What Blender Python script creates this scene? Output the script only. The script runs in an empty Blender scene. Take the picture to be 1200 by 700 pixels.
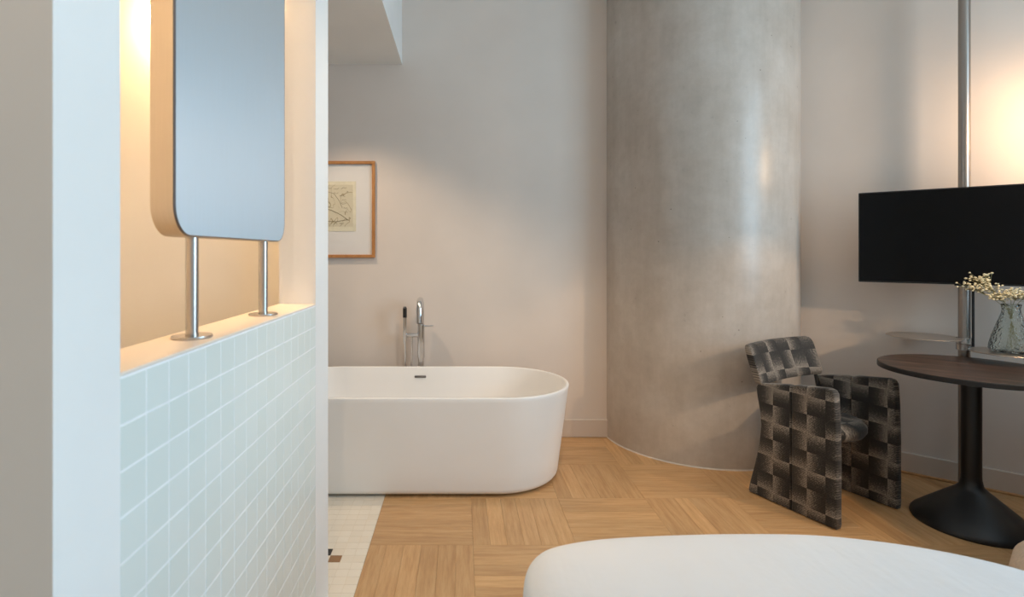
import bpy, bmesh, math, random
from mathutils import Vector, Matrix
random.seed(7)
S = bpy.context.scene
C = S.collection
PI = math.pi

# ------------------------------------------------------------------ camera
cam_d = bpy.data.cameras.new('camera'); cam = bpy.data.objects.new('camera', cam_d); C.objects.link(cam)
cam.location = (0, 0, 1.35); cam.rotation_euler = (PI/2, 0, 0)
cam_d.sensor_width = 36; cam_d.lens = 636/1200*36
cam_d.shift_x = 60/1200; cam_d.shift_y = -54/1200
cam_d.clip_start = 0.02
cam_d.dof.use_dof = True; cam_d.dof.focus_distance = 3.0; cam_d.dof.aperture_fstop = 4.0
S.camera = cam

# ------------------------------------------------------------------ world, daylight, exposure
W = bpy.data.worlds.new('world'); S.world = W; W.use_nodes = True
W.node_tree.nodes['Background'].inputs[0].default_value = (0.62, 0.78, 1.0, 1)
W.node_tree.nodes['Background'].inputs[1].default_value = 1.0
S.view_settings.view_transform = 'Standard'; S.view_settings.look = 'None'
S.view_settings.gamma = 1.0; S.view_settings.use_curve_mapping = False
S.view_settings.exposure = -0.70

def area_light(name, loc, rot, sx, sy, power, col, spread=180):
    d = bpy.data.lights.new(name, 'AREA'); d.shape = 'RECTANGLE'; d.size = sx; d.size_y = sy
    d.energy = power; d.color = col; d.spread = math.radians(spread)
    o = bpy.data.objects.new(name, d); C.objects.link(o); o.location = loc; o.rotation_euler = rot
    return o
def spot_light(name, loc, target, power, col, angle=70, blend=0.5, radius=0.03):
    d = bpy.data.lights.new(name, 'SPOT'); d.energy = power; d.color = col
    d.spot_size = math.radians(angle); d.spot_blend = blend; d.shadow_soft_size = radius
    o = bpy.data.objects.new(name, d); C.objects.link(o); o.location = loc
    o.rotation_euler = (Vector(target)-Vector(loc)).to_track_quat('-Z', 'Y').to_euler()
    return o
def point_light(name, loc, power, col, radius=0.03):
    d = bpy.data.lights.new(name, 'POINT'); d.energy = power; d.color = col; d.shadow_soft_size = radius
    o = bpy.data.objects.new(name, d); C.objects.link(o); o.location = loc
    return o
COOL = (0.53, 0.80, 1.0); WARM = (1.0, 0.64, 0.34); SOFTWARM = (1.0, 0.76, 0.52)
# daylight coming through the tall window in the right wall (window_1)
area_light('window_daylight', (3.86, 0.60, 1.65), (0, PI/2, 0), 2.8, 1.9, 225, COOL)
# warm recessed ceiling downlights (fittings built further down); the last is added to warm the partition end
DOWNLIGHTS = [((-1.0, 3.2, 2.728), (-0.5, 3.5, 0.3), 75), ((0.6, 1.9, 3.40), (-0.05, 2.8, 0), 125), ((2.2, 0.8, 3.40), (1.5, 2.2, 0.3), 6), ((-0.1, -0.75, 3.40), (-0.55, 0.5, 0.9), 95)]
for k, (p, t, e) in enumerate(DOWNLIGHTS):
    spot_light('downlight_beam', (p[0], p[1], p[2]-0.035), t, e, SOFTWARM if k < 2 else (1.0, 0.68, 0.42), (95, 78, 95, 95)[k], 0.6, 0.035)

# ------------------------------------------------------------------ materials
def srgb(r, g, b):
    f = lambda c: c/12.92 if c <= 0.04045 else ((c+0.055)/1.055)**2.4
    return (f(r/255), f(g/255), f(b/255), 1)
class N:
    def __init__(s, name):
        s.m = bpy.data.materials.new(name); s.m.use_nodes = True
        s.t = s.m.node_tree; s.b = s.t.nodes['Principled BSDF']
    def add(s, typ, **kw):
        n = s.t.nodes.new(typ)
        for k, v in kw.items(): setattr(n, k, v)
        return n
    def link(s, a, b): s.t.links.new(a, b)
    def math(s, op, a, b=None, c=None):
        n = s.add('ShaderNodeMath', operation=op)
        for i, v in enumerate((a, b, c)):
            if v is None: continue
            if isinstance(v, (int, float)): n.inputs[i].default_value = v
            else: s.link(v, n.inputs[i])
        return n.outputs[0]
    def noise(s, vec, scale, detail=4, rough=0.5, mapscale=None):
        if mapscale is not None:
            mp = s.add('ShaderNodeMapping'); mp.inputs['Scale'].default_value = mapscale
            s.link(vec, mp.inputs[0]); vec = mp.outputs[0]
        n = s.add('ShaderNodeTexNoise'); n.inputs['Scale'].default_value = scale
        n.inputs['Detail'].default_value = detail; n.inputs['Roughness'].default_value = rough
        s.link(vec, n.inputs['Vector']); return n.outputs['Fac']
    def ramp(s, fac, stops):
        r = s.add('ShaderNodeValToRGB'); e = r.color_ramp.elements
        while len(e) < len(stops): e.new(0.5)
        for i, (p, c) in enumerate(stops): e[i].position = p; e[i].color = c
        s.link(fac, r.inputs[0]); return r.outputs[0]
    def mix(s, fac, a, b, mode='MIX'):
        n = s.add('ShaderNodeMix', data_type='RGBA', blend_type=mode)
        for i, v in ((0, fac), (6, a), (7, b)):
            if isinstance(v, (int, float, tuple)): n.inputs[i].default_value = v
            else: s.link(v, n.inputs[i])
        return n.outputs[2]
    def bump(s, h, strength=0.1, dist=0.01):
        n = s.add('ShaderNodeBump'); n.inputs['Strength'].default_value = strength; n.inputs['Distance'].default_value = dist
        s.link(h, n.inputs['Height']); s.link(n.outputs[0], s.b.inputs['Normal'])
    def col(s, c):
        if isinstance(c, tuple): s.b.inputs['Base Color'].default_value = c
        else: s.link(c, s.b.inputs['Base Color'])
    def obj(s): return s.add('ShaderNodeTexCoord').outputs['Object']
    def uv(s): return s.add('ShaderNodeTexCoord').outputs['UV']
    def rough(s, r): s.b.inputs['Roughness'].default_value = r
    def metal(s, v=1.0): s.b.inputs['Metallic'].default_value = v

def paint(name, c, rough=0.6, var=0.03):
    n = N(name); f = n.noise(n.obj(), 2.5, 5)
    d = tuple(x*(1-var) for x in c[:3])+(1,); u = tuple(min(1, x*(1+var)) for x in c[:3])+(1,)
    n.col(n.ramp(f, [(0.3, d), (0.7, u)])); n.rough(rough)
    n.bump(n.noise(n.obj(), 220, 2), 0.03, 0.002); return n.m
def plain(name, c, rough=0.5, metal=0.0, var=0.06, scale=30):
    n = N(name); f = n.noise(n.obj(), scale, 3)
    d = tuple(x*(1-var) for x in c[:3])+(1,); u = tuple(min(1, x*(1+var)) for x in c[:3])+(1,)
    n.col(n.ramp(f, [(0.3, d), (0.7, u)])); n.rough(rough); n.metal(metal); return n.m

M = {}
M['wall'] = paint('warm_white_paint', srgb(224, 212, 202))
M['white'] = paint('white_paint', srgb(238, 238, 236))
M['ceiling'] = paint('ceiling_paint', srgb(235, 232, 228))
M['base'] = paint('baseboard_paint', srgb(214, 200, 188), 0.45)
M['ledge'] = paint('ledge_paint', srgb(236, 226, 214), 0.4)

def wood(name, stops, along=(1.3, 16, 16), rough=0.42, rnd=True):
    n = N(name); o = n.obj()
    if rnd:
        oi = n.add('ShaderNodeObjectInfo'); r = oi.outputs['Random']
        off = n.add('ShaderNodeVectorMath', operation='ADD')
        cb = n.add('ShaderNodeCombineXYZ'); n.link(n.math('MULTIPLY', r, 37.0), cb.inputs[0]); n.link(n.math('MULTIPLY', r, 91.0), cb.inputs[1])
        n.link(o, off.inputs[0]); n.link(cb.outputs[0], off.inputs[1]); v = off.outputs[0]
    else: v = o
    g = n.noise(v, 3.0, 8, 0.62, along)
    fine = n.noise(v, 12.0, 6, 0.6, (along[0]*1.2, along[1]*1.6, along[2]*1.6))
    c = n.ramp(g, stops)
    c = n.mix(0.22, c, n.ramp(fine, [(0.35, (0.55, 0.5, 0.45, 1)), (0.65, (1, 1, 1, 1))]), 'MULTIPLY')
    if rnd:
        tone = n.ramp(r, [(0.0, (0.86, 0.84, 0.82, 1)), (0.5, (0.97, 0.96, 0.95, 1)), (1.0, (1.08, 1.06, 1.02, 1))])
        c = n.mix(1.0, c, tone, 'MULTIPLY')
    n.col(c); n.rough(rough); n.bump(fine, 0.05, 0.001); return n.m
M['oak'] = wood('oak_parquet', [(0.30, srgb(192, 148, 102)), (0.50, srgb(208, 166, 118)), (0.72, srgb(219, 181, 134))])
M['oak_strip'] = wood('oak_strip', [(0.3, srgb(190, 140, 92)), (0.7, srgb(216, 172, 122))], rnd=False)
M['frame_wood'] = wood('oak_frame', [(0.3, srgb(176, 118, 66)), (0.7, srgb(200, 142, 88))], (8, 8, 2), rnd=False)
M['dark_wood'] = wood('walnut_top', [(0.36, srgb(36, 25, 20)), (0.50, srgb(70, 51, 41)), (0.66, srgb(104, 80, 64))], (0.8, 7, 7), 0.34, rnd=False)
M['black_edge'] = plain('black_edge', srgb(24, 22, 22), 0.45)
M['black_metal'] = plain('black_powder_coat', srgb(16, 16, 18), 0.42)
M['grout'] = plain('white_grout', srgb(246, 248, 249), 0.7)
M['floor_grout'] = plain('sand_grout', srgb(226, 214, 196), 0.8)
M['seam'] = plain('parquet_seam', srgb(165, 125, 88), 0.7)
n = N('wall_tile_glaze'); oi = n.add('ShaderNodeObjectInfo')
n.col(n.ramp(oi.outputs['Random'], [(0, srgb(220, 229, 225)), (1, srgb(224, 232, 229))])); n.rough(0.28); M['tile'] = n.m
n = N('mosaic_cream'); oi = n.add('ShaderNodeObjectInfo')
n.col(n.ramp(oi.outputs['Random'], [(0, srgb(232, 222, 206)), (1, srgb(238, 229, 214))])); n.rough(0.4); M['mosaic'] = n.m
M['mosaic_black'] = plain('mosaic_black', srgb(40, 36, 36), 0.4)
M['mosaic_brown'] = plain('mosaic_brown', srgb(150, 112, 76), 0.4)
M['seal'] = plain('pale_sealant', srgb(206, 198, 188), 0.5)

# concrete
n = N('polished_concrete'); o = n.obj()
a = n.noise(o, 2.2, 8, 0.65); b = n.noise(o, 14, 8, 0.7); v = n.noise(o, 5, 5, 0.6, (3.0, 3.0, 0.35))
c = n.ramp(a, [(0.28, srgb(180, 169, 158)), (0.50, srgb(194, 184, 174)), (0.74, srgb(206, 198, 190))])
c = n.mix(0.35, c, n.ramp(b, [(0.30, (0.72, 0.71, 0.69, 1)), (0.62, (1, 1, 1, 1))]), 'MULTIPLY')
c = n.mix(0.3, c, n.ramp(v, [(0.32, (0.76, 0.74, 0.70, 1)), (0.6, (1, 1, 1, 1))]), 'MULTIPLY')
pit = n.add('ShaderNodeTexVoronoi'); pit.inputs['Scale'].default_value = 9; n.link(o, pit.inputs['Vector'])
pf = n.ramp(pit.outputs['Distance'], [(0.030, (0.35, 0.33, 0.3, 1)), (0.045, (1, 1, 1, 1))])
c = n.mix(0.8, c, pf, 'MULTIPLY')
n.col(c); n.link(n.math('MULTIPLY_ADD', b, 0.22, 0.20), n.b.inputs['Roughness']); n.bump(b, 0.06, 0.004); M['concrete'] = n.m

def metalm(name, c, rough, aniso=0.0, axis='Z', streak=None):
    n = N(name); n.metal(1.0); n.rough(rough); n.col(c)
    if aniso:
        n.b.inputs['Anisotropic'].default_value = aniso
    if streak:
        f = n.noise(n.obj(), 40, 4, 0.6, streak)
        n.link(n.math('MULTIPLY_ADD', f, 0.22, rough-0.11), n.b.inputs['Roughness'])
        n.col(n.ramp(f, [(0.3, tuple(x*0.93 for x in c[:3])+(1,)), (0.7, c)]))
    return n
M['chrome'] = metalm('chrome', (0.72, 0.72, 0.73, 1), 0.10).m
M['steel'] = metalm('satin_steel', (0.52, 0.50, 0.49, 1), 0.26).m
M['pole_steel'] = metalm('pole_steel', (0.34, 0.30, 0.27, 1), 0.34).m
M['disc'] = metalm('brushed_disc', (0.56, 0.50, 0.45, 1), 0.34).m
n = metalm('brushed_steel', (0.62, 0.68, 0.725, 1), 0.46, 0.8, streak=(1, 14, 0.15))  # blue of the reflected window daylight is put into this base colour
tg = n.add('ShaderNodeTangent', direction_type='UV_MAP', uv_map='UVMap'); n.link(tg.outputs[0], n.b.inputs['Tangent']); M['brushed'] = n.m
M['brushed_side'] = metalm('brushed_steel_edge', (0.66, 0.62, 0.58, 1), 0.38, streak=(14, 1, 0.15)).m
M['dark_rim'] = metalm('dark_steel_rim', (0.22, 0.21, 0.21, 1), 0.3).m
n = N('bath_acrylic'); n.col(n.ramp(n.noise(n.obj(), 3, 3), [(0.3, srgb(243, 241, 238)), (0.7, srgb(246, 244, 242))])); n.rough(0.32); M['bath'] = n.m
n = N('tv_screen'); n.col(n.ramp(n.noise(n.obj(), 5, 2), [(0.3, (0.003, 0.003, 0.003, 1)), (0.7, (0.004, 0.004, 0.005, 1))])); n.rough(0.10); n.b.inputs['Specular IOR Level'].default_value = 0.22; M['screen'] = n.m
M['tv_plastic'] = plain('tv_plastic', srgb(9, 9, 10), 0.4)
M['rubber'] = plain('black_rubber', srgb(30, 28, 28), 0.6)
M['paper'] = paint('mat_board', srgb(226, 222, 218), 0.8)
n = N('duvet_cotton'); o = n.obj()
n.col(n.ramp(n.noise(o, 4, 4), [(0.3, srgb(214, 217, 220)), (0.7, srgb(219, 221, 223))])); n.rough(0.85)
n.bump(n.math('ADD', n.noise(o, 2.2, 5, 0.55), n.math('MULTIPLY', n.noise(o, 2.0, 3, 0.5, (6.0, 1.0, 1.0)), 0.35)), 0.3, 0.035); M['duvet'] = n.m
M['mattress'] = plain('mattress_fabric', srgb(226, 222, 216), 0.85)
M['beige'] = plain('beige_bouclé', srgb(214, 196, 176), 0.9, var=0.1, scale=120)
M['stem'] = plain('dry_stem', srgb(150, 140, 96), 0.7)
M['blossom'] = plain('cream_blossom', srgb(238, 224, 186), 0.8)
n = N('ribbed_glass'); n.col((0.90, 0.95, 0.935, 1)); n.rough(0.14); n.b.inputs['Transmission Weight'].default_value = 1.0; n.b.inputs['IOR'].default_value = 1.3
vz = n.add('ShaderNodeTexVoronoi'); vz.inputs['Scale'].default_value = 75; n.link(n.obj(), vz.inputs['Vector']); n.bump(vz.outputs['Distance'], 0.9, 0.006); M['glass'] = n.m
def emit(name, c, s):
    n = N(name); n.col((1, 0.95, 0.9, 1)); n.b.inputs['Emission Color'].default_value = c; n.b.inputs['Emission Strength'].default_value = s; return n.m
M['lamp_glow'] = emit('lamp_glow', (1.0, 0.62, 0.30, 1), 40)
M['bar_glow'] = emit('bar_glow', (1.0, 0.60, 0.27, 1), 185)

# woven gradient-square upholstery (UV in units of one square)
n = N('woven_square_fabric'); uv = n.uv(); sp = n.add('ShaderNodeSeparateXYZ'); n.link(uv, sp.inputs[0])
u, v = sp.outputs[0], sp.outputs[1]
iu = n.math('FLOOR', u); iv = n.math('FLOOR', v)
fu = n.math('FRACT', u); fv = n.math('FRACT', v)
par = n.math('MODULO', n.math('ADD', n.math('ADD', iu, iv), 100.0), 2.0)
tri = lambda q: n.math('SUBTRACT', 1.0, n.math('ABSOLUTE', n.math('SUBTRACT', n.math('MODULO', q, 2.0), 1.0)))
ga = n.math('MULTIPLY_ADD', tri(u), 0.66, 0.12)
gb = n.math('MULTIPLY_ADD', tri(v), 0.66, 0.12)
val = n.math('ADD', n.math('MULTIPLY', ga, par), n.math('MULTIPLY', gb, n.math('SUBTRACT', 1.0, par)))
# dither of fine twill specks so the gradients read as woven threads
sc = n.add('ShaderNodeMapping'); sc.inputs['Scale'].default_value = (11, 11, 11); sc.inputs['Rotation'].default_value = (0, 0, 0.78); n.link(uv, sc.inputs[0])
ck = n.add('ShaderNodeTexVoronoi', distance='CHEBYCHEV'); ck.inputs['Scale'].default_value = 1.0; ck.inputs['Randomness'].default_value = 0.35; n.link(sc.outputs[0], ck.inputs['Vector'])
nz = n.noise(uv, 9, 4, 0.7)
val = n.math('ADD', val, n.math('MULTIPLY_ADD', ck.outputs['Distance'], 0.8, -0.30))
val = n.math('ADD', val, n.math('MULTIPLY_ADD', nz, 0.6, -0.30))
n.col(n.ramp(val, [(0.14, srgb(17, 16, 16)), (0.46, srgb(56, 52, 48)), (0.75, srgb(132, 123, 113)), (1.0, srgb(172, 163, 151))]))
n.rough(0.7); n.b.inputs['Sheen Weight'].default_value = 0.15; n.bump(nz, 0.15, 0.002); M['weave'] = n.m

# print on paper
n = N('etching_print'); o = n.obj()
pn = n.noise(o, 6, 6, 0.6); wv = n.add('ShaderNodeTexNoise'); wv.inputs['Scale'].default_value = 7; wv.inputs['Detail'].default_value = 2; wv.inputs['Distortion'].default_value = 1.0
n.link(o, wv.inputs['Vector'])
d = n.math('ABSOLUTE', n.math('SUBTRACT', wv.outputs['Fac'], 0.5))
ln = n.ramp(d, [(0.004, srgb(190, 180, 160)), (0.012, (1, 1, 1, 1))])
n.col(n.mix(0.9, n.ramp(pn, [(0.3, srgb(202, 192, 166)), (0.7, srgb(214, 205, 182))]), ln, 'MULTIPLY')); n.rough(0.8); M['print'] = n.m
M['print_margin'] = plain('print_margin', srgb(222, 214, 190), 0.8)
M['ink'] = plain('ink_mark', srgb(132, 120, 94), 0.8)

# ------------------------------------------------------------------ mesh helpers
def obj(name, bm, mat, parent=None, smooth=False, loc=None, angle=35):
    if isinstance(bm, bpy.types.Mesh): me = bm
    else:
        bmesh.ops.recalc_face_normals(bm, faces=bm.faces)
        me = bpy.data.meshes.new(name); bm.to_mesh(me); bm.free()
        me.materials.append(M[mat])
        if smooth:
            for p in me.polygons: p.use_smooth = True
            me.set_sharp_from_angle(angle=math.radians(angle))
    o = bpy.data.objects.new(name, me); C.objects.link(o)
    if parent is not None: o.parent = parent
    if loc is not None: o.location = loc
    return o
def tag(o, label, cat, group=None):
    o['label'] = label; o['category'] = cat
    if group: o['group'] = group
    return o
def thing(name, label, cat, loc=(0, 0, 0), rz=0, group=None):
    o = bpy.data.objects.new(name, None); C.objects.link(o); o.location = loc; o.rotation_euler = (0, 0, rz)
    o.empty_display_size = 0.05
    return tag(o, label, cat, group)
def struct(name, bm, mat, parent=None, label=None, smooth=False):
    o = obj(name, bm, mat, parent, smooth)
    if parent is None:
        o['kind'] = 'structure'
        if label: o['label'] = label
    return o
def nb(): return bmesh.new()
def box(bm, x0, x1, y0, y1, z0, z1, mtx=None, bev=0.0, seg=1):
    co = [(x, y, z) for x in (x0, x1) for y in (y0, y1) for z in (z0, z1)]
    if mtx is not None: co = [mtx @ Vector(c) for c in co]
    v = [bm.verts.new(c) for c in co]
    fs = [bm.faces.new([v[i] for i in f]) for f in ((0, 1, 3, 2), (4, 6, 7, 5), (0, 4, 5, 1), (2, 3, 7, 6), (0, 2, 6, 4), (1, 5, 7, 3))]
    if bev:
        es = list({e for f in fs for e in f.edges})
        bmesh.ops.bevel(bm, geom=es, offset=bev, segments=seg, profile=0.5, affect='EDGES')
    return bm
def loft(bm, rings, cap0=True, cap1=True, closed=True):
    vr = [[bm.verts.new(p) for p in r] for r in rings]
    n = len(vr[0])
    for a, b in zip(vr, vr[1:]):
        for i in range(n if closed else n-1):
            j = (i+1) % n
            bm.faces.new((a[i], a[j], b[j], b[i]))
    if cap0: bm.faces.new(list(reversed(vr[0])))
    if cap1: bm.faces.new(vr[-1])
    return vr
def lathe(bm, prof, seg=48, c=(0, 0, 0), cap0=True, cap1=True):
    return loft(bm, [[(c[0]+r*math.cos(2*PI*i/seg), c[1]+r*math.sin(2*PI*i/seg), c[2]+z) for i in range(seg)] for r, z in prof], cap0, cap1)
def tube(bm, pts, r, seg=12, caps=True):
    pts = [Vector(p) for p in pts]; rings = []; up = None
    for i, p in enumerate(pts):
        d = (pts[min(i+1, len(pts)-1)]-pts[max(i-1, 0)]).normalized()
        if up is None:
            up = Vector((1, 0, 0)) if abs(d.x) < 0.8 else Vector((0, 1, 0))
        s = d.cross(up).normalized(); up = s.cross(d).normalized()
        rr = r[i] if isinstance(r, (list, tuple)) else r
        rings.append([p+s*rr*math.cos(2*PI*k/seg)+up*rr*math.sin(2*PI*k/seg) for k in range(seg)])
    loft(bm, rings, caps, caps); return bm
def rrect(w0, w1, h0, h1, r, n=8):
    pts = []
    for cx, cy, a0 in ((w1-r, h1-r, 0), (w0+r, h1-r, PI/2), (w0+r, h0+r, PI), (w1-r, h0+r, 1.5*PI)):
        for k in range(n+1):
            a = a0+PI/2*k/n; pts.append((cx+r*math.cos(a), cy+r*math.sin(a)))
    return pts
def uvmap(o, fn):
    me = o.data; l = me.uv_layers.new(name='UVMap')
    for lp in me.loops: l.data[lp.index].uv = fn(me.vertices[lp.vertex_index].co)

# ------------------------------------------------------------------ room shell
CEIL = 3.40; YB = 3.975; PX = -0.515
P0 = Vector((2.719, 3.347)); WD = Vector((0.752, -0.659)).normalized(); WN = Vector((WD.y, -WD.x))   # WN points back into the room
if WN.y > 0: WN = -WN
def onwall(s, d): return P0+WD*s+WN*d
def frame_wall(): # local x along the angled wall, y out of the room, z up
    return Matrix.Translation((P0.x, P0.y, 0)) @ Matrix.Rotation(math.atan2(WD.y, WD.x), 4, 'Z')
FW = frame_wall()

floor = struct('floor', box(nb(), -2.7, 4.0, -2.4, 4.2, -0.12, -0.006), 'seam', label='oak basket-weave parquet floor')
struct('ceiling', box(nb(), -2.7, 4.0, -2.4, 4.2, CEIL, CEIL+0.1), 'ceiling', label='white ceiling')
struct('wall_back', box(nb(), -2.7, 2.3, YB, YB+0.12, 0, CEIL), 'wall', label='warm white back wall behind the bath')
struct('wall_angled', box(nb(), -1.0, 1.75, 0, 0.12, 0, CEIL, FW), 'wall', label='warm white angled wall behind the television')
bm = nb(); X0, X1 = 3.90, 4.02; wy0, wy1, wz0, wz1 = -0.37, 1.58, 0.12, 3.1
box(bm, X0, X1, -2.4, wy0, 0, CEIL); box(bm, X0, X1, wy1, 2.5, 0, CEIL); box(bm, X0, X1, wy0, wy1, 0, wz0); box(bm, X0, X1, wy0, wy1, wz1, CEIL)
struct('wall_right', bm, 'white', label='white wall with the tall window')
struct('wall_rear', box(nb(), -2.7, 4.0, -2.5, -2.4, 0, CEIL), 'wall', label='warm white wall behind the viewer')
struct('wall_far_left', box(nb(), -2.8, -2.7, -2.4, 4.2, 0, CEIL), 'wall', label='warm white wall at the far end of the bathroom')
win = bpy.data.objects.new('window_1', None); C.objects.link(win); win.location = (3.96, 0.60, wz0); win['kind'] = 'structure'; win['label'] = 'tall daylight window in the right wall'
bm = nb()
for y0, y1, z0, z1 in ((-.97, -.91, 0, 2.98), (.92, .98, 0, 2.98), (-.97, .98, 0, .06), (-.97, .98, 2.92, 2.98), (-.03, .03, 0, 2.98)):
    box(bm, -.03, .03, y0, y1, z0, z1)
obj('window_frame', bm, 'black_metal', win)
struct('beam_ceiling', box(nb(), -2.7, -0.43, 2.2, YB, 2.728, CEIL), 'white', label='white boxed-in ceiling beam above the bath')
struct('baseboard_back', box(nb(), -2.7, 1.4, YB-0.016, YB, 0, 0.130, bev=0.004), 'base', label='painted baseboard along the back wall')
struct('baseboard_angled', box(nb(), -0.62, 1.6, -0.018, 0, 0.006, 0.124, FW, 0.004), 'base', label='painted baseboard along the angled wall')
struct('trim_1', box(nb(), -0.62, 1.6, -0.034, -0.018, 0, 0.014, FW, 0.004), 'oak_strip', label='oak strip at the foot of the angled wall')

# parquet planks: basket weave, six planks to a square
CELL = 0.4765; PWID = CELL/6
pl = nb(); box(pl, -CELL/2+.0003, CELL/2-.0003, -PWID/2+.0003, PWID/2-.0003, -0.010, 0.0, bev=0.0005)
pm = bpy.data.meshes.new('plank'); bmesh.ops.recalc_face_normals(pl, faces=pl.faces); pl.to_mesh(pm); pl.free(); pm.materials.append(M['oak'])
cells = []
for i in range(0, 8):
    for j in range(-3, 4):
        x0 = -0.42+i*CELL; y0 = 2.503+j*CELL
        corner = Vector((x0, y0))
        if (corner-P0).dot(WN) < -0.02: continue            # wholly behind the angled wall
        if (y0+CELL) < 1.4 and x0 < 1.0: continue
        if y0 < 1.5 and x0 < 1.9: continue                  # under the bed
        if y0 > 3.9: continue
        cells.append((i, j, x0, y0))
for i, j, x0, y0 in cells:
    for k in range(6):
        o = bpy.data.objects.new('plank', pm); C.objects.link(o); o.parent = floor
        t = (k+0.5)*PWID
        if (i+j) % 2 == 0: o.location = (x0+CELL/2, y0+t, 0)
        else: o.location = (x0+t, y0+CELL/2, 0); o.rotation_euler = (0, 0, PI/2)
# parquet beyond the laid squares (hidden under the bed and behind the viewer)
bm = nb()
done = {(i, j) for i, j, _, _ in cells}
for i in range(0, 10):
    for j in range(-11, 4):
        if (i, j) in done: continue
        x0 = -0.42+i*CELL; y0 = 2.503+j*CELL
        if (Vector((x0, y0))-P0).dot(WN) < -0.02 or x0 > 3.85: continue
        for k in range(6):
            t = k*PWID
            if (i+j) % 2 == 0: box(bm, x0+.001, min(x0+CELL-.001, 3.9), y0+t+.001, y0+t+PWID-.001, -.006, -.0002)
            else:
                if x0+t+PWID < 3.9: box(bm, x0+t+.001, x0+t+PWID-.001, y0+.001, y0+CELL-.001, -.006, -.0002)
rest = obj('plank_field', bm, 'oak_strip', floor); rest['kind'] = 'stuff'
# back row of short planks up to the wall
bm = nb(); box(bm, 0, CELL-.001, 0, 0.042, -.01, 0); 
for i in range(0, 4):
    b2 = nb(); x0 = -0.42+i*CELL; box(b2, x0+.001, x0+CELL-.001, 3.934, YB+.01, -.01, 0)
    obj('plank', b2, 'oak', floor)
bm.free()

# cream mosaic floor beside the bath
struct('floor_mosaic_bed', box(nb(), -2.7, -0.4215, -2.4, YB, -0.006, -0.0012), 'floor_grout', label='sand coloured grout bed of the mosaic floor')
mosaic = bpy.data.objects['floor_mosaic_bed']
TP = 0.0535
tm = {}
for key in ('mosaic', 'mosaic_black', 'mosaic_brown'):
    b2 = nb(); box(b2, .0008, TP-.0008, .0008, TP-.0008, -0.004, 0.0, bev=0.0006)
    bmesh.ops.recalc_face_normals(b2, faces=b2.faces)
    me = bpy.data.meshes.new('mosaic_tile'); b2.to_mesh(me); b2.free(); me.materials.append(M[key]); tm[key] = me
YM = 2.418
for i in range(0, 8):
    for j in range(-7, 12):
        x0 = -0.42-(i+1)*TP; y0 = YM+j*TP
        key = 'mosaic'
        if (i, j) == (2, -1): key = 'mosaic_brown'
        if (i, j) == (3, 0): key = 'mosaic_black'
        o = bpy.data.objects.new('mosaic_tile', tm[key]); C.objects.link(o); o.parent = mosaic; o.location = (x0, y0, 0)
        if key != 'mosaic': o['label'] = {'mosaic_brown': 'brown accent tile', 'mosaic_black': 'black accent tile'}[key]
bm = nb()
for i in range(0, 30):
    for j in range(-7, 29):
        if i < 8 and j < 12: continue
        x0 = -0.42-(i+1)*TP; y0 = YM+j*TP
        if y0+TP > YB: continue
        box(bm, x0+.0008, x0+TP-.0008, y0+.0008, y0+TP-.0008, -.004, 0)
o = obj('mosaic_tile_field', bm, 'mosaic', mosaic); o['kind'] = 'stuff'

# ------------------------------------------------------------------ partition wall with niche
Y0, YN0, YN1, Y1 = 0.685, 0.8206, 1.925, 2.105
XB = -0.645; XL = -1.75; LEDGE = 1.1675; NTOP = 2.36
bm = nb()
box(bm, XL, PX, Y0, YN0, 0, CEIL)               # near post, running on as the washroom's near wall
box(bm, XB, PX, YN1, Y1, 0, CEIL)               # far post
box(bm, XB, PX-0.006, YN0, YN1, 0, LEDGE-0.006)  # half wall carrying the tiles
box(bm, XL, XB, 2.0, Y1, 0, CEIL)               # wall between washroom and bath
box(bm, XL-0.1, XL, Y0, Y1, 0, CEIL)            # washroom end wall
box(bm, XB, PX, YN0, YN1, NTOP, CEIL)           # header
wl = struct('wall_partition', bm, 'white', label='white partition wall with an opening into the lit washroom above pale wall tiles')
obj('ledge', box(nb(), XB, PX, YN0, YN1, LEDGE-0.006, LEDGE, bev=0.0015), 'ledge', wl)
obj('grout', box(nb(), PX-0.006, PX-0.0007, YN0, YN1, 0, LEDGE-0.006), 'grout', wl)
NC = 16; tp = (YN1-YN0)/NC; tz = 0.0703
tmesh = {}
ztop = LEDGE-0.006-0.0025
rows = int(ztop/tz)+1
for r in range(rows):
    z1 = ztop-r*tz-(0.0026 if r else 0); z0 = max(0.002, ztop-(r+1)*tz)
    hh = z1-z0-0.001
    if hh < 0.01: continue
    key = round(hh, 4)
    if key not in tmesh:
        b2 = nb(); box(b2, -0.003, 0.0, 0.0018, tp-0.0018, 0, hh, bev=0.0004)
        bmesh.ops.recalc_face_normals(b2, faces=b2.faces)
        me = bpy.data.meshes.new('tile'); b2.to_mesh(me); b2.free(); me.materials.append(M['tile']); tmesh[key] = me
    for c in range(NC):
        o = bpy.data.objects.new('tile', tmesh[key]); C.objects.link(o); o.parent = wl
        o.location = (PX, YN0+c*tp, z0)

# wall lamp in the washroom, mostly hidden by the mirror
lamp = thing('wall_lamp', 'glowing warm lamp bar on the washroom wall behind the steel mirror', 'lamp', (-0.88, 2.0, 2.205))
obj('backplate', box(nb(), -0.24, 0.24, -0.010, 0, -0.02, 0.02, bev=0.002), 'steel', lamp)
bm = nb(); tube(bm, [(-0.245, -0.05, 0.0), (-0.235, -0.05, 0.0), (0.235, -0.05, 0.0), (0.245, -0.05, 0.0)], [0.012, 0.030, 0.030, 0.012], 20)
obj('diffuser', bm, 'bar_glow', lamp, True)
for x in (-0.15, 0.15):
    bm = nb(); tube(bm, [(x, -0.008, 0), (x, -0.045, 0)], 0.006, 8); obj('arm', bm, 'steel', lamp, True)

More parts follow.
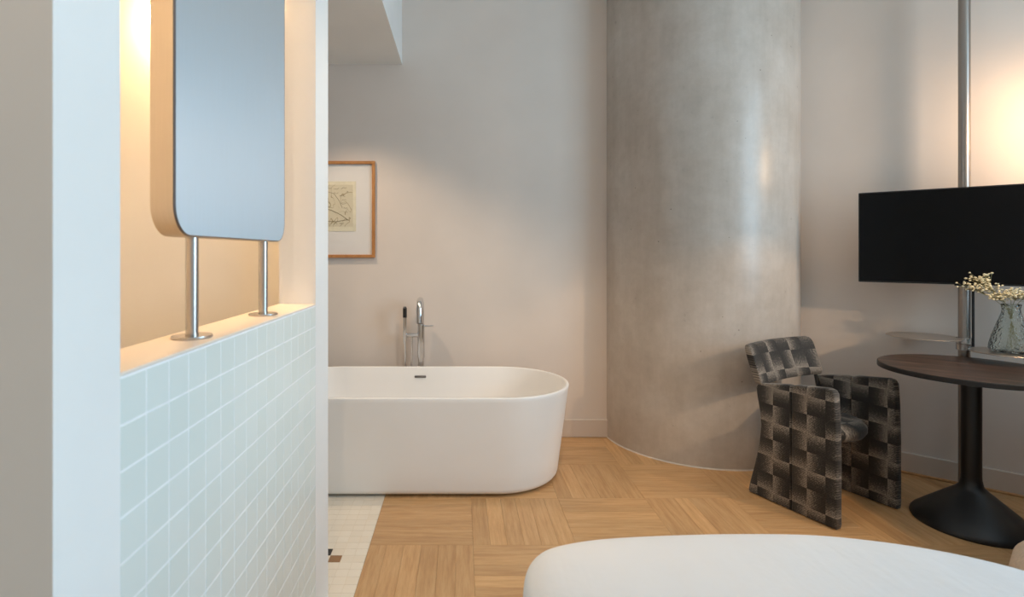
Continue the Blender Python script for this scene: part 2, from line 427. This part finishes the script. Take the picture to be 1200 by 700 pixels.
# ------------------------------------------------------------------ steel mirror on two poles
mir = thing('vanity_mirror', 'brushed steel rounded mirror panel standing on two poles on the ledge', 'mirror', (-0.575, 1.37, LEDGE))
my0, my1, mz0, mz1, mt = 1.046-1.37, 1.70-1.37, 1.382-LEDGE, 2.33-LEDGE, 0.024
def ringx(x, ins): return [(x, a, b) for a, b in rrect(my0+ins, my1-ins, mz0+ins, mz1-ins, 0.062-ins, 10)]
bm = nb(); loft(bm, [ringx(-mt, 0.0), ringx(mt-0.004, 0.0)], True, False)
obj('housing', bm, 'brushed_side', mir, True)
bm = nb(); loft(bm, [ringx(mt-0.004, 0.0), ringx(mt-0.001, 0.0012), ringx(mt, 0.0022), ringx(mt, 0.0035)], False, False)
obj('rim', bm, 'dark_rim', mir, True)
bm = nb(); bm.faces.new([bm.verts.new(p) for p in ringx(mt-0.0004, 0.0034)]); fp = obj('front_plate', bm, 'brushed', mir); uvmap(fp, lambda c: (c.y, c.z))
for yp in (1.161, 1.579):
    y = yp-1.37
    bm = nb(); lathe(bm, [(0.0130, 0.004), (0.0130, mz0+0.01)], 28, (0, y, 0)); o = obj('pole', bm, 'steel', mir, True)
    bm = nb(); lathe(bm, [(0.040, 0.0), (0.041, 0.003), (0.040, 0.006), (0.0132, 0.0062)], 36, (0, y, 0)); obj('flange', bm, 'steel', o, True)

# ------------------------------------------------------------------ concrete column
CX, CY, CR = 1.7335, 4.02, 0.666
col = thing('concrete_column', 'huge round polished concrete column between the bath and the chair', 'column', (CX, CY, 0))
bm = nb(); lathe(bm, [(CR, 0.0), (CR, 0.8), (CR, 1.6), (CR, 2.4), (CR, CEIL)], 160); obj('shaft', bm, 'concrete', col, True)
bm = nb(); lathe(bm, [(CR+.001, 0.0), (CR+.007, 0.0), (CR+.006, 0.004), (CR+.001, 0.007)], 160, (0, 0, 0), False, False); obj('base_seal', bm, 'seal', col, True)

# ------------------------------------------------------------------ bathtub
TX, TY, TH = -0.28, 3.365, 0.557
HL1, HW1, HL0, HW0 = 0.942, 0.417, 0.868, 0.388
def stad(hl, hw, z, n=36, m=10):
    s = hl-hw; pts = []
    for k in range(n+1):
        a = -PI/2+PI*k/n; pts.append((s+hw*math.cos(a), hw*math.sin(a), z))
    for k in range(1, m): pts.append((s-2*s*k/m, hw, z))
    for k in range(n+1):
        a = PI/2+PI*k/n; pts.append((-s+hw*math.cos(a), hw*math.sin(a), z))
    for k in range(1, m): pts.append((-s+2*s*k/m, -hw, z))
    return pts
tub = thing('bathtub', 'white freestanding oval bathtub with a thin rim', 'bathtub', (TX, TY, 0))
def outer(z): t = z/TH; return HL0+(HL1-HL0)*t, HW0+(HW1-HW0)*t
rings = []
for a in (0, 22, 45, 68, 90):
    r = 0.034; z = 0.012+r-r*math.cos(math.radians(a)); ins = r-r*math.sin(math.radians(a)); hl, hw = outer(z); rings.append(stad(hl-ins, hw-ins, z))
for z in (0.15, 0.28, 0.41, 0.53):
    hl, hw = outer(z); rings.append(stad(hl, hw, z))
hl, hw = outer(TH)
for ins, z in ((0.0, TH-.006), (0.002, TH-.002), (0.006, TH), (0.014, TH), (0.018, TH-.002), (0.020, TH-.007)):
    rings.append(stad(hl-ins, hw-ins, z))
for hli, hwi, z in ((0.035, 0.030, 0.46), (0.070, 0.046, 0.36), (0.13, 0.066, 0.24), (0.19, 0.092, 0.17), (0.25, 0.13, 0.135), (0.33, 0.19, 0.125)):
    rings.append(stad(hl-hli, hw-hwi, z))
bm = nb(); loft(bm, rings); obj('shell', bm, 'bath', tub, True, angle=50)
bm = nb(); loft(bm, [stad(0.80, 0.32, 0.0), stad(0.80, 0.32, 0.014)]); obj('foot_plinth', bm, 'rubber', tub)
yy = HW1-0.026; bm = nb()
box(bm, -0.040, 0.040, yy-0.008, yy+0.012, 0.482, 0.498, bev=0.005, seg=2); obj('overflow_slot', bm, 'dark_rim', tub, True)
bm = nb(); lathe(bm, [(0.033, 0.124), (0.035, 0.128), (0.030, 0.131)], 32); obj('drain', bm, 'chrome', tub, True)

# ------------------------------------------------------------------ floor-standing bath tap
tap = thing('bath_tap', 'chrome floor-standing bath tap with hand shower behind the bathtub', 'tap', (-0.284, 3.875, 0))
bm = nb(); lathe(bm, [(0.055, 0), (0.056, 0.004), (0.053, 0.010), (0.024, 0.011)], 36); obj('floor_flange', bm, 'chrome', tap, True)
bm = nb(); pts = [(0, 0, 0.008), (0, 0, 0.5), (0, 0, 0.93)]
for k in range(1, 13):
    a = PI*k/12*0.97; pts.append((0, -0.075+0.075*math.cos(a), 0.93+0.085*math.sin(a)))
pts.append((0, -0.152, 0.865))
tube(bm, pts, 0.0225, 24); o = obj('spout', bm, 'chrome', tap, True)
bm = nb(); tube(bm, [(0, -0.1519, 0.869), (0, -0.1523, 0.861)], 0.017, 20); obj('nozzle', bm, 'rubber', o, True)
bm = nb(); lathe(bm, [(0.0265, 0.60), (0.0265, 0.835)], 28); obj('valve_body', bm, 'chrome', tap, True)
bm = nb(); tube(bm, [(0.02, 0, 0.825), (0.088, 0, 0.825)], 0.006, 12); obj('lever', bm, 'chrome', tap, True)
bm = nb(); tube(bm, [(-0.015, 0, 0.76), (-0.125, 0, 0.76)], 0.016, 20); obj('arm', bm, 'chrome', tap, True)
hs = nb(); tube(hs, [(-0.113, -0.022, 0.70), (-0.113, -0.022, 0.72), (-0.113, -0.022, 0.96)], [0.009, 0.0125, 0.0125], 18)
hso = obj('hand_shower', hs, 'chrome', tap, True)
bm = nb(); tube(bm, [(-0.113, -0.022, 0.888), (-0.113, -0.022, 0.952), (-0.113, -0.022, 0.964)], [0.0140, 0.0140, 0.010], 18); obj('spray_head', bm, 'rubber', hso, True)
bm = nb(); pts = []
for k in range(25):
    t = k/24; x = -0.113+0.048*t; z = 0.70-0.52*math.sin(PI*t)**0.8+0.055*t; pts.append((x, -0.022+0.02*t, z))
tube(bm, pts, 0.0065, 10); obj('hose', bm, 'chrome', tap, True)

# ------------------------------------------------------------------ framed etching on the back wall
art = thing('framed_print', 'framed sketch print in a slim oak frame above the bathtub', 'picture', (-0.975, YB, 1.664))
ahw, ahh, fw, fd = 0.35, 0.352, 0.022, 0.028
for nm, (x0, x1, z0, z1) in (('frame_rail', (-ahw, ahw, ahh-fw, ahh)), ('frame_rail', (-ahw, ahw, -ahh, -ahh+fw)), ('frame_stile', (-ahw, -ahw+fw, -ahh+fw, ahh-fw)), ('frame_stile', (ahw-fw, ahw, -ahh+fw, ahh-fw))):
    obj(nm, box(nb(), x0, x1, -fd, 0, z0, z1, bev=0.002), 'frame_wood', art)
obj('mat_board', box(nb(), -ahw+fw, ahw-fw, -0.012, -0.004, -ahh+fw, ahh-fw), 'paper', art)
b = obj('print_sheet', box(nb(), -0.21, 0.21, -0.0145, -0.012, -0.160, 0.205), 'print_margin', art)
bm = nb(); box(bm, -0.18, 0.187, -0.0155, -0.0145, -0.125, 0.180); obj('etching', bm, 'print', b)
bm = nb()
def stroke(pts, r=0.0016): tube(bm, [(x, -0.0156, z) for x, z in pts], r, 5)
stroke([(-0.16, 0.02), (-0.08, 0.10), (0.0, 0.13), (0.05, 0.115), (0.09, 0.06), (0.11, 0.01)])
stroke([(-0.16, 0.06), (-0.05, 0.02), (0.04, -0.01), (0.10, -0.04), (0.15, -0.075)], 0.002)
stroke([(-0.14, -0.05), (-0.02, -0.085), (0.06, -0.09), (0.12, -0.08), (0.15, -0.075)], 0.002)
for (x, z, l) in ((0.01, 0.155, .03), (0.06, 0.152, .035), (0.11, 0.155, .04), (0.06, .12, .03), (.10, .10, .04), (.12, .07, .03), (.11, .04, .04), (.13, .01, .03), (.14, -.02, .02), (.0, -.105, .02), (.06, -.105, .025), (.10, -.10, .03), (.15, .13, .015)):
    stroke([(x+l*q/6-.01, z+random.uniform(-.006, .006)) for q in range(7)], 0.0013)
obj('ink_lines', bm, 'ink', b)

# ------------------------------------------------------------------ pole with shelves, television
pp = onwall(0, 0); 
def raypos(px, d): # point at horizontal bearing px on the plane d in front of the angled wall
    k = (px-540)/636; c = -(WN.x*P0.x+WN.y*P0.y); nx, ny = -WN.x, -WN.y
    y = (c-d)/(nx*k+ny); return Vector((k*y, y))
WA = math.atan2(WD.y, WD.x)
pol = raypos(1130, 0.15)
pole = thing('media_pole', 'floor-to-ceiling steel pole with small disc shelves behind the round table', 'pole', (pol.x, pol.y, 0), WA)
bm = nb(); lathe(bm, [(0.0265, 0.006), (0.0265, CEIL)], 36); obj('tube', bm, 'pole_steel', pole, True)
bm = nb(); lathe(bm, [(0.06, 0), (0.06, 0.006), (0.027, 0.008)], 36); obj('floor_flange', bm, 'steel', pole, True)
bm = nb(); tube(bm, [(0.036, -0.012, 0.80), (0.036, -0.012, 1.35)], 0.006, 10); obj('cable_conduit', bm, 'rubber', pole, True)
MI = Matrix.Translation((pol.x, pol.y, 0)) @ Matrix.Rotation(WA, 4, 'Z'); MI = MI.inverted()
def disc_shelf(cxy, z, r, label):
    lc = MI @ Vector((cxy[0], cxy[1], 0))
    bm = nb(); lathe(bm, [(r-.003, 0.0), (r, 0.0015), (r, 0.0045), (r-.002, 0.006)], 72, (lc.x, lc.y, z-0.006)); d = obj('disc_shelf', bm, 'disc', pole, True)
    d['label'] = label
    dv = Vector((lc.x, lc.y)).normalized(); pv = Vector((-dv.y, dv.x))
    bm = nb(); L = Vector((lc.x, lc.y)).length+0.05
    mt4 = Matrix(((dv.x, pv.x, 0, 0), (dv.y, pv.y, 0, 0), (0, 0, 1, 0), (0, 0, 0, 1)))
    box(bm, 0.02, L, -0.012, 0.012, z-0.016, z-0.006, mt4, 0.002); obj('bracket', bm, 'black_metal', d)
    bm = nb(); lathe(bm, [(0.027, z-0.03), (0.036, z-0.029), (0.036, z+0.004), (0.027, z+0.005)], 36); obj('collar', bm, 'steel', d, True)
d1 = raypos(1082, 0.20); disc_shelf(d1, 0.868, 0.172, 'left brushed disc shelf')
d2 = raypos(1185, 0.31); disc_shelf(d2, 0.832, 0.165, 'right brushed disc shelf under the vase')
# pendant lamp over the table, beyond the picture edge
lc = raypos(1285, 0.36)
pen = thing('pendant_lamp', 'black disc pendant lamp hanging over the round table', 'lamp', (lc.x, lc.y, 2.12))
bm = nb(); lathe(bm, [(0.085, -0.006), (0.09, 0.0), (0.085, 0.006)], 48); obj('disc', bm, 'black_metal', pen, True)
bm = nb(); tube(bm, [(0, 0, 0.006), (0, 0, CEIL-2.12)], 0.003, 8); obj('cord', bm, 'rubber', pen, True)
for z, e in ((0.05, 4.5), (-0.05, 26)):
    bm = nb(); bmesh.ops.create_uvsphere(bm, u_segments=16, v_segments=10, radius=0.022, matrix=Matrix.Translation((0.0, 0.0, z*0.7))); obj('bulb', bm, 'lamp_glow', pen, True)
    point_light('pendant_light', (lc.x, lc.y, 2.12+z*1.5), e, WARM, 0.05)

t0 = raypos(1006, 0.25); tvc = t0+WD*0.48
tv = thing('television', 'black flat screen television mounted on the steel pole', 'television', (tvc.x, tvc.y, 1.441), WA)
hw_, hh_ = 0.48, 0.2685
bm = nb(); box(bm, -hw_, hw_, -0.002, 0.035, -hh_, hh_, bev=0.003); obj('housing', bm, 'tv_plastic', tv)
bm = nb(); box(bm, -hw_+.007, hw_-.007, -0.004, -0.0015, -hh_+.010, hh_-.007); obj('screen', bm, 'screen', tv)
lp = MI @ Vector((tvc.x, tvc.y, 0))
bm = nb(); box(bm, -0.16, 0.16, 0.035, 0.052, -0.12, 0.12); obj('mount_plate', bm, 'black_metal', tv)
bm = nb(); box(bm, -lp.x-0.04, -lp.x+0.04, 0.045, 0.085, -0.05, 0.05); obj('pole_clamp', bm, 'black_metal', tv)
bm = nb(); box(bm, -0.05, 0.05, -0.003, 0.010, -hh_-0.006, -hh_); obj('sensor_bar', bm, 'tv_plastic', tv)

# ------------------------------------------------------------------ round table
TBX, TBY, TBH = 2.54, 2.70, 0.775
tab = thing('round_table', 'round dark wood pedestal table with a black trumpet base', 'table', (TBX, TBY, 0), WA)
bm = nb(); lathe(bm, [(0.3735, TBH-.024), (0.3735, TBH-.003), (0.371, TBH-.0005)], 96, cap0=True, cap1=True); obj('edge_band', bm, 'black_edge', tab, True)
bm = nb(); lathe(bm, [(0.369, TBH-.002), (0.369, TBH+.0006)], 96); obj('tabletop', bm, 'dark_wood', tab, True)
bm = nb(); lathe(bm, [(0.236, 0.0), (0.240, 0.008), (0.238, 0.018), (0.228, 0.032), (0.180, 0.074), (0.120, 0.125), (0.065, 0.172), (0.047, 0.192), (0.0405, 0.225), (0.0402, 0.24)], 72); obj('trumpet_base', bm, 'black_metal', tab, True)
bm = nb(); lathe(bm, [(0.040, 0.23), (0.040, 0.66), (0.040, 0.69)], 40); obj('pedestal', bm, 'black_metal', tab, True)
for k in range(4):
    a = PI/4+k*PI/2
    bm = nb(); pts = [(0.028*math.cos(a), 0.028*math.sin(a), 0.685), (0.034*math.cos(a), 0.034*math.sin(a), 0.70), (0.062*math.cos(a), 0.062*math.sin(a), 0.742), (0.10*math.cos(a), 0.10*math.sin(a), 0.751)]
    tube(bm, pts, 0.007, 10); obj('bracket_arm', bm, 'black_metal', tab, True)
bm = nb(); lathe(bm, [(0.016, 0.688), (0.016, 0.751)], 20); obj('inner_post', bm, 'black_metal', tab, True)

# ------------------------------------------------------------------ vase with dried flowers
vz_ = 0.832
va = thing('glass_vase', 'pale ribbed glass vase on the right disc shelf', 'vase', (d2.x, d2.y, vz_))
op = [(0.060, 0.0), (0.082, 0.004), (0.088, 0.016), (0.086, 0.040), (0.076, 0.085), (0.062, 0.130), (0.047, 0.175), (0.038, 0.205), (0.036, 0.225), (0.040, 0.248)]
ip = [(r-0.005, max(z, 0.012)) for r, z in reversed(op)][:-2]
bm = nb(); lathe(bm, op+[(0.038, 0.250)]+ip+[(0.055, 0.012)], 40); obj('glass_body', bm, 'glass', va, True, angle=80)
sprigs = [((-0.085, -0.035), 0.335, 16), ((-0.150, -0.02), 0.330, 18), ((-0.055, -0.03), 0.288, 22), ((-0.115, 0.0), 0.372, 20), ((0.02, -0.03), 0.295, 26), ((0.065, -0.01), 0.300, 22), ((0.0, 0.02), 0.31, 18)]
slab = ['lowest left flower sprig leaning out of the vase', 'leftmost flower sprig reaching past the pole', 'short flower sprig left of the vase mouth', 'tallest flower sprig in front of the television', 'dense flower sprig above the vase mouth', 'rightmost flower sprig in the vase', 'rear flower sprig standing upright in the vase']
for (dx, dy), h, nf in sprigs:
    lab = slab[sprigs.index(((dx, dy), h, nf))]
    sp_ = thing('flower_sprig', lab, 'flower', (d2.x, d2.y, vz_+0.02), WA, 'cream flower sprigs in the glass vase')
    s = 1 if dx > 0 else -1
    top = Vector((dx, dy, h-0.02))
    p0 = Vector((-dx*0.25, -dy*0.2, 0)); p1 = Vector((dx*0.10, dy*0.15, 0.20)); 
    pts = [p0.lerp(p1, t/4) for t in range(4)]+[p1, p1.lerp(top, 0.35)+Vector((0, 0, 0.012)), p1.lerp(top, 0.7)+Vector((0, 0, 0.012)), top]
    bm = nb(); tube(bm, pts, 0.0013, 6)
    bl = nb()
    for k in range(nf*2):
        q = top+Vector((random.gauss(0, 0.026), random.gauss(0, 0.016), random.gauss(0.004, 0.013)))
        root = p1.lerp(top, random.uniform(0.55, 0.95))+Vector((0, 0, 0.008))
        tube(bm, [root, root.lerp(q, 0.5)+Vector((0, 0, -0.003)), q], 0.0007, 4)
        bmesh.ops.create_icosphere(bl, subdivisions=1, radius=random.uniform(0.0045, 0.0080), matrix=Matrix.Translation(q) @ Matrix.Diagonal((1, 1, 0.75, 1)))
    obj('stem', bm, 'stem', sp_); o = obj('blossoms', bl, 'blossom', sp_, True); o['kind'] = 'stuff'

# ------------------------------------------------------------------ patterned armchair
# local: x across (0 = middle), y towards the back, z up
F1 = Vector((1.818, 2.625)); F2 = Vector((2.300, 2.845))
mid = (F1+F2)/2; bdir = Vector((-0.438, 0.899)).normalized(); ca = math.atan2((F2-F1).y, (F2-F1).x)
chair = thing('armchair', 'black and grey woven square patterned armchair with slab sides', 'chair', (mid.x, mid.y, 0), ca)
half = (F2-F1).length/2; SQ = 0.092; TK = 0.046
def slab_outline(part):
    # profile in (y, z)
    if part == 'front':
        return [(0.005, 0.004), (0.0, 0.02), (0.0, 0.35), (0.004, 0.55), (0.010, 0.655), (0.022, 0.676), (0.045, 0.681), (0.20, 0.662), (0.224, 0.654), (0.2275, 0.640), (0.2275, 0.004)]
    return [(0.2285, 0.004), (0.2285, 0.638), (0.233, 0.652), (0.255, 0.653), (0.40, 0.628), (0.425, 0.617), (0.432, 0.600), (0.424, 0.55), (0.408, 0.47), (0.402, 0.40), (0.412, 0.30), (0.440, 0.17), (0.472, 0.05), (0.478, 0.018), (0.470, 0.004)]
def slab(bmx, prof, xc, t, e=0.009):
    cy = sum(p[0] for p in prof)/len(prof); cz = sum(p[1] for p in prof)/len(prof)
    def ins(d):
        out = []; m = len(prof)
        for i, (y, z) in enumerate(prof):
            (ya, za), (yb, zb) = prof[i-1], prof[(i+1) % m]
            ty, tz_ = yb-ya, zb-za; L = math.hypot(ty, tz_) or 1
            ny, nz = tz_/L, -ty/L
            if ny*(cy-y)+nz*(cz-z) < 0: ny, nz = -ny, -nz
            out.append((y+ny*d, z+nz*d))
        return out
    rings = []
    for x, d in ((-t/2, e*0.9), (-t/2+e*0.3, e*0.3), (-t/2+e, 0), (t/2-e, 0), (t/2-e*0.3, e*0.3), (t/2, e*0.9)):
        rings.append([(xc+x, y, z) for y, z in ins(d)])
    loft(bmx, rings)
for sx in (-1, 1):
    for part in ('front', 'rear'):
        bm = nb(); slab(bm, slab_outline(part), sx*(half-TK/2+ (0.0 if sx < 0 else TK/2)), TK)
        o = obj('side_panel', bm, 'weave', chair, True, angle=60)
        uvmap(o, lambda c: ((c.y+c.x*0.2)/SQ+10, c.z/0.094+10.4))
# seat: rounded front
bm = nb(); sw = half-0.05; rings = []
def seat_ring(z, ins):
    pts = []
    for k in range(25):
        a = PI+PI*k/24; pts.append(((sw-ins)*math.cos(a), 0.235+(0.195-ins)*math.sin(a), z))
    pts += [(sw-ins, 0.41-ins, z), (0, 0.425-ins, z), (-sw+ins, 0.41-ins, z)]
    return pts
for z, ins in ((0.375, 0.05), (0.382, 0.015), (0.405, 0.0), (0.432, 0.0), (0.452, 0.018), (0.460, 0.06)): rings.append(seat_ring(z, ins))
loft(bm, rings); o = obj('seat', bm, 'weave', chair, True, angle=60); uvmap(o, lambda c: (c.x/SQ+10, c.y/SQ+10+c.z*4))
bm = nb(); box(bm, -sw+0.01, sw-0.01, 0.24, 0.40, 0.345, 0.376); obj('seat_frame', bm, 'black_metal', chair)
# backrest: curved leaning pad
bm = nb(); rings = []
nx = 14; bw = half+0.005
def back_ring(t, ins_end):
    pts = []
    for k in range(16):
        a = 2*PI*k/16; hz = 0.108; th = 0.026
        w = hz*math.copysign(abs(math.cos(a))**0.35, math.cos(a))*(1-ins_end); d = th*math.copysign(abs(math.sin(a))**0.5, math.sin(a))*(1-ins_end*0.7)
        zc = 0.728+w; lean = 0.465+0.36*w
        pts.append((t*bw, lean+d+0.045*(1-t*t)-0.02, zc+0.010*t))
    return pts
for t, e in [(-1, 0.35), (-0.985, 0.12), (-0.95, 0.02)]+[(-0.9+1.8*k/nx, 0) for k in range(nx+1)]+[(0.95, 0.02), (0.985, 0.12), (1, 0.35)]: rings.append(back_ring(t, e))
loft(bm, rings); o = obj('backrest', bm, 'weave', chair, True, angle=60); uvmap(o, lambda c: (c.x/SQ+10, c.z/0.10+10.25))
for sx in (-1, 1):
    bm = nb(); tube(bm, [(sx*(half-0.03), 0.40, 0.56), (sx*(half-0.03), 0.425, 0.66)], 0.010, 10); obj('back_bracket', bm, 'black_metal', chair, True)

# ------------------------------------------------------------------ bed
bed = thing('bed', 'bed with a plump white duvet in the foreground', 'bed', (0.78, 0.3, 0))
far = [(0.140, 1.00), (0.140, 1.15), (0.143, 1.24), (0.158, 1.31), (0.195, 1.365), (0.25, 1.395), (0.34, 1.42), (0.46, 1.435), (0.62, 1.446), (0.78, 1.449), (0.92, 1.443), (1.04, 1.42), (1.15, 1.385), (1.25, 1.335), (1.33, 1.27), (1.39, 1.19), (1.43, 1.09), (1.45, 0.95)]
near = [(1.455, 0.6), (1.455, 0.2), (1.455, -0.3), (1.44, -0.56), (1.36, -0.62), (0.9, -0.62), (0.5, -0.62), (0.25, -0.62), (0.16, -0.56), (0.14, -0.3), (0.138, 0.2), (0.138, 0.6)]
raw = far+near
def catmull(P, n=5):
    out = []; m = len(P)
    for i in range(m):
        a, b, c, d = [Vector(P[(i+k) % m]) for k in (-1, 0, 1, 2)]
        for q in range(n):
            t = q/n; out.append(0.5*((2*b)+(c-a)*t+(2*a-5*b+4*c-d)*t*t+(3*b-a-3*c+d)*t**3))
    return out
ol = catmull(raw); cc = Vector((0.78, 0.45))
def bring(f, z, wob=0):
    pts = []
    for i, p in enumerate(ol):
        q = cc+(p-cc)*f
        zz = z
        if wob: q = q+(p-cc).normalized()*wob*(math.sin(i*0.75)+0.6*math.sin(i*1.9+1))
        pts.append((q.x-0.78, q.y-0.3, zz))
    return pts
rings = [bring(0.96, 0.12, 0.012), bring(0.985, 0.20, 0.010), bring(0.99, 0.32, 0.006), bring(1.0, 0.45, 0.003), bring(1.003, 0.535), bring(1.0, 0.58), bring(0.985, 0.608), bring(0.955, 0.620), bring(0.91, 0.628), bring(0.82, 0.634), bring(0.65, 0.638), bring(0.4, 0.64), bring(0.15, 0.641)]
bm = nb(); loft(bm, rings); duvet = obj('duvet', bm, 'duvet', bed, True, angle=80)
sb = duvet.modifiers.new('sub', 'SUBSURF'); sb.levels = 1; sb.render_levels = 2
bm = nb(); loft(bm, [bring(0.90, 0.14), bring(0.90, 0.30)]); obj('mattress', bm, 'mattress', bed)
bm = nb(); loft(bm, [bring(0.86, 0.02), bring(0.86, 0.13)]); obj('bed_base', bm, 'black_metal', bed)
for x, y in ((-0.45, -0.75), (0.45, -0.75), (-0.45, 0.85), (0.45, 0.85)):
    bm = nb(); lathe(bm, [(0.025, 0), (0.03, 0.03)], 20, (x, y, 0)); obj('leg', bm, 'black_metal', bed, True)

# ------------------------------------------------------------------ pouf
pf = thing('pouf', 'round beige upholstered pouf beyond the duvet at the right edge', 'stool', (2.235, 1.70, 0))
bm = nb(); lathe(bm, [(0.28, 0.03), (0.34, 0.05), (0.365, 0.10), (0.37, 0.19), (0.355, 0.27), (0.31, 0.325), (0.25, 0.35), (0.12, 0.362), (0.02, 0.364)], 64); obj('cushion', bm, 'beige', pf, True, angle=80)
bm = nb(); lathe(bm, [(0.25, 0.0), (0.26, 0.032)], 48); obj('plinth', bm, 'black_metal', pf)
bm = nb()
tube(bm, [(0.372*math.cos(2*PI*k/64), 0.372*math.sin(2*PI*k/64), 0.17) for k in range(65)], 0.005, 6, False); obj('piping', bm, 'beige', pf, True)

# ------------------------------------------------------------------ reading lamp by the window (out of view)
fl = thing('floor_lamp', 'slim black reading lamp standing by the window', 'lamp', (3.35, 1.05, 0))
bm = nb(); lathe(bm, [(0.14, 0), (0.14, 0.012), (0.02, 0.018)], 40); obj('base', bm, 'black_metal', fl, True)
bm = nb(); tube(bm, [(0, 0, 0.015), (0, 0, 2.0)], 0.010, 12); obj('stem', bm, 'black_metal', fl, True)
bm = nb(); bmesh.ops.create_uvsphere(bm, u_segments=20, v_segments=12, radius=0.035, matrix=Matrix.Translation((-0.03, 0.05, 2.03))); obj('bulb', bm, 'lamp_glow', fl, True)
bm = nb(); lathe(bm, [(0.03, 2.13), (0.09, 2.09), (0.10, 2.07)], 32, (-0.03, 0.05, 0), True, False); obj('shade', bm, 'black_metal', fl, True)
spot_light('reading_lamp_light', (3.27, 1.15, 2.0), (1.72, 3.35, 0.42), 150, WARM, 40, 0.4, 0.02)

# ------------------------------------------------------------------ added cabinet, out of view, blocking low daylight from the right floor
sbd = thing('sideboard_blocker', 'added unseen dark wood cabinet blocking low daylight beside the pouf', 'cabinet', (2.95, 1.45, 0), 0)
obj('body', box(nb(), -0.17, 0.20, -0.68, 0.68, 0.08, 1.06, bev=0.004), 'dark_wood', sbd)
obj('top_board', box(nb(), -0.20, 0.22, -0.70, 0.70, 1.06, 1.085, bev=0.003), 'dark_wood', sbd)
for k in range(3):
    y0 = -0.67+k*0.45
    d = obj('door', box(nb(), -0.188, -0.17, y0, y0+0.44, 0.10, 1.04, bev=0.002), 'dark_wood', sbd)
    bm = nb(); tube(bm, [(-0.200, y0+0.40, 0.52), (-0.200, y0+0.40, 0.64)], 0.006, 10); obj('handle', bm, 'steel', d, True)
for x, y in ((-0.13, -0.62), (0.16, -0.62), (-0.13, 0.62), (0.16, 0.62)):
    bm = nb(); lathe(bm, [(0.016, 0), (0.022, 0.08)], 16, (x, y, 0)); obj('leg', bm, 'black_metal', sbd, True)

# added low shelving, out of view, keeping daylight off the angled wall
bk = thing('bookcase_blocker', 'added unseen low dark wood shelving blocking daylight beside the window wall', 'bookcase_blocker', (3.53, 1.98, 0), 0)
obj('back_panel', box(nb(), -0.30, 0.30, 0.13, 0.145, 0.0, 1.10), 'dark_wood', bk)
for x in (-0.31, 0.29): obj('side_panel', box(nb(), x, x+0.02, -0.14, 0.145, 0.0, 1.12, bev=0.002), 'dark_wood', bk)
for z in (0.05, 0.40, 0.75, 1.10): obj('shelf', box(nb(), -0.29, 0.29, -0.135, 0.13, z, z+0.02), 'dark_wood', bk)

# ------------------------------------------------------------------ downlight fittings (out of view)
dl = ['recessed downlight in the beam above the bath', 'recessed ceiling downlight above the parquet', 'recessed ceiling downlight near the window', 'added ceiling downlight behind the viewer warming the partition end']
for k, (p, t, e) in enumerate(DOWNLIGHTS):
    f = thing('ceiling_downlight', dl[k], 'light', (p[0], p[1], p[2]), 0, 'recessed downlights')
    bm = nb(); lathe(bm, [(0.050, 0.0), (0.055, -0.004), (0.040, -0.006), (0.038, 0.0)], 32, (0, 0, 0), False, False); obj('bezel', bm, 'white', f, True)
    bm = nb(); lathe(bm, [(0.036, -0.001), (0.036, -0.002)], 24); obj('diffuser', bm, 'lamp_glow', f, True)
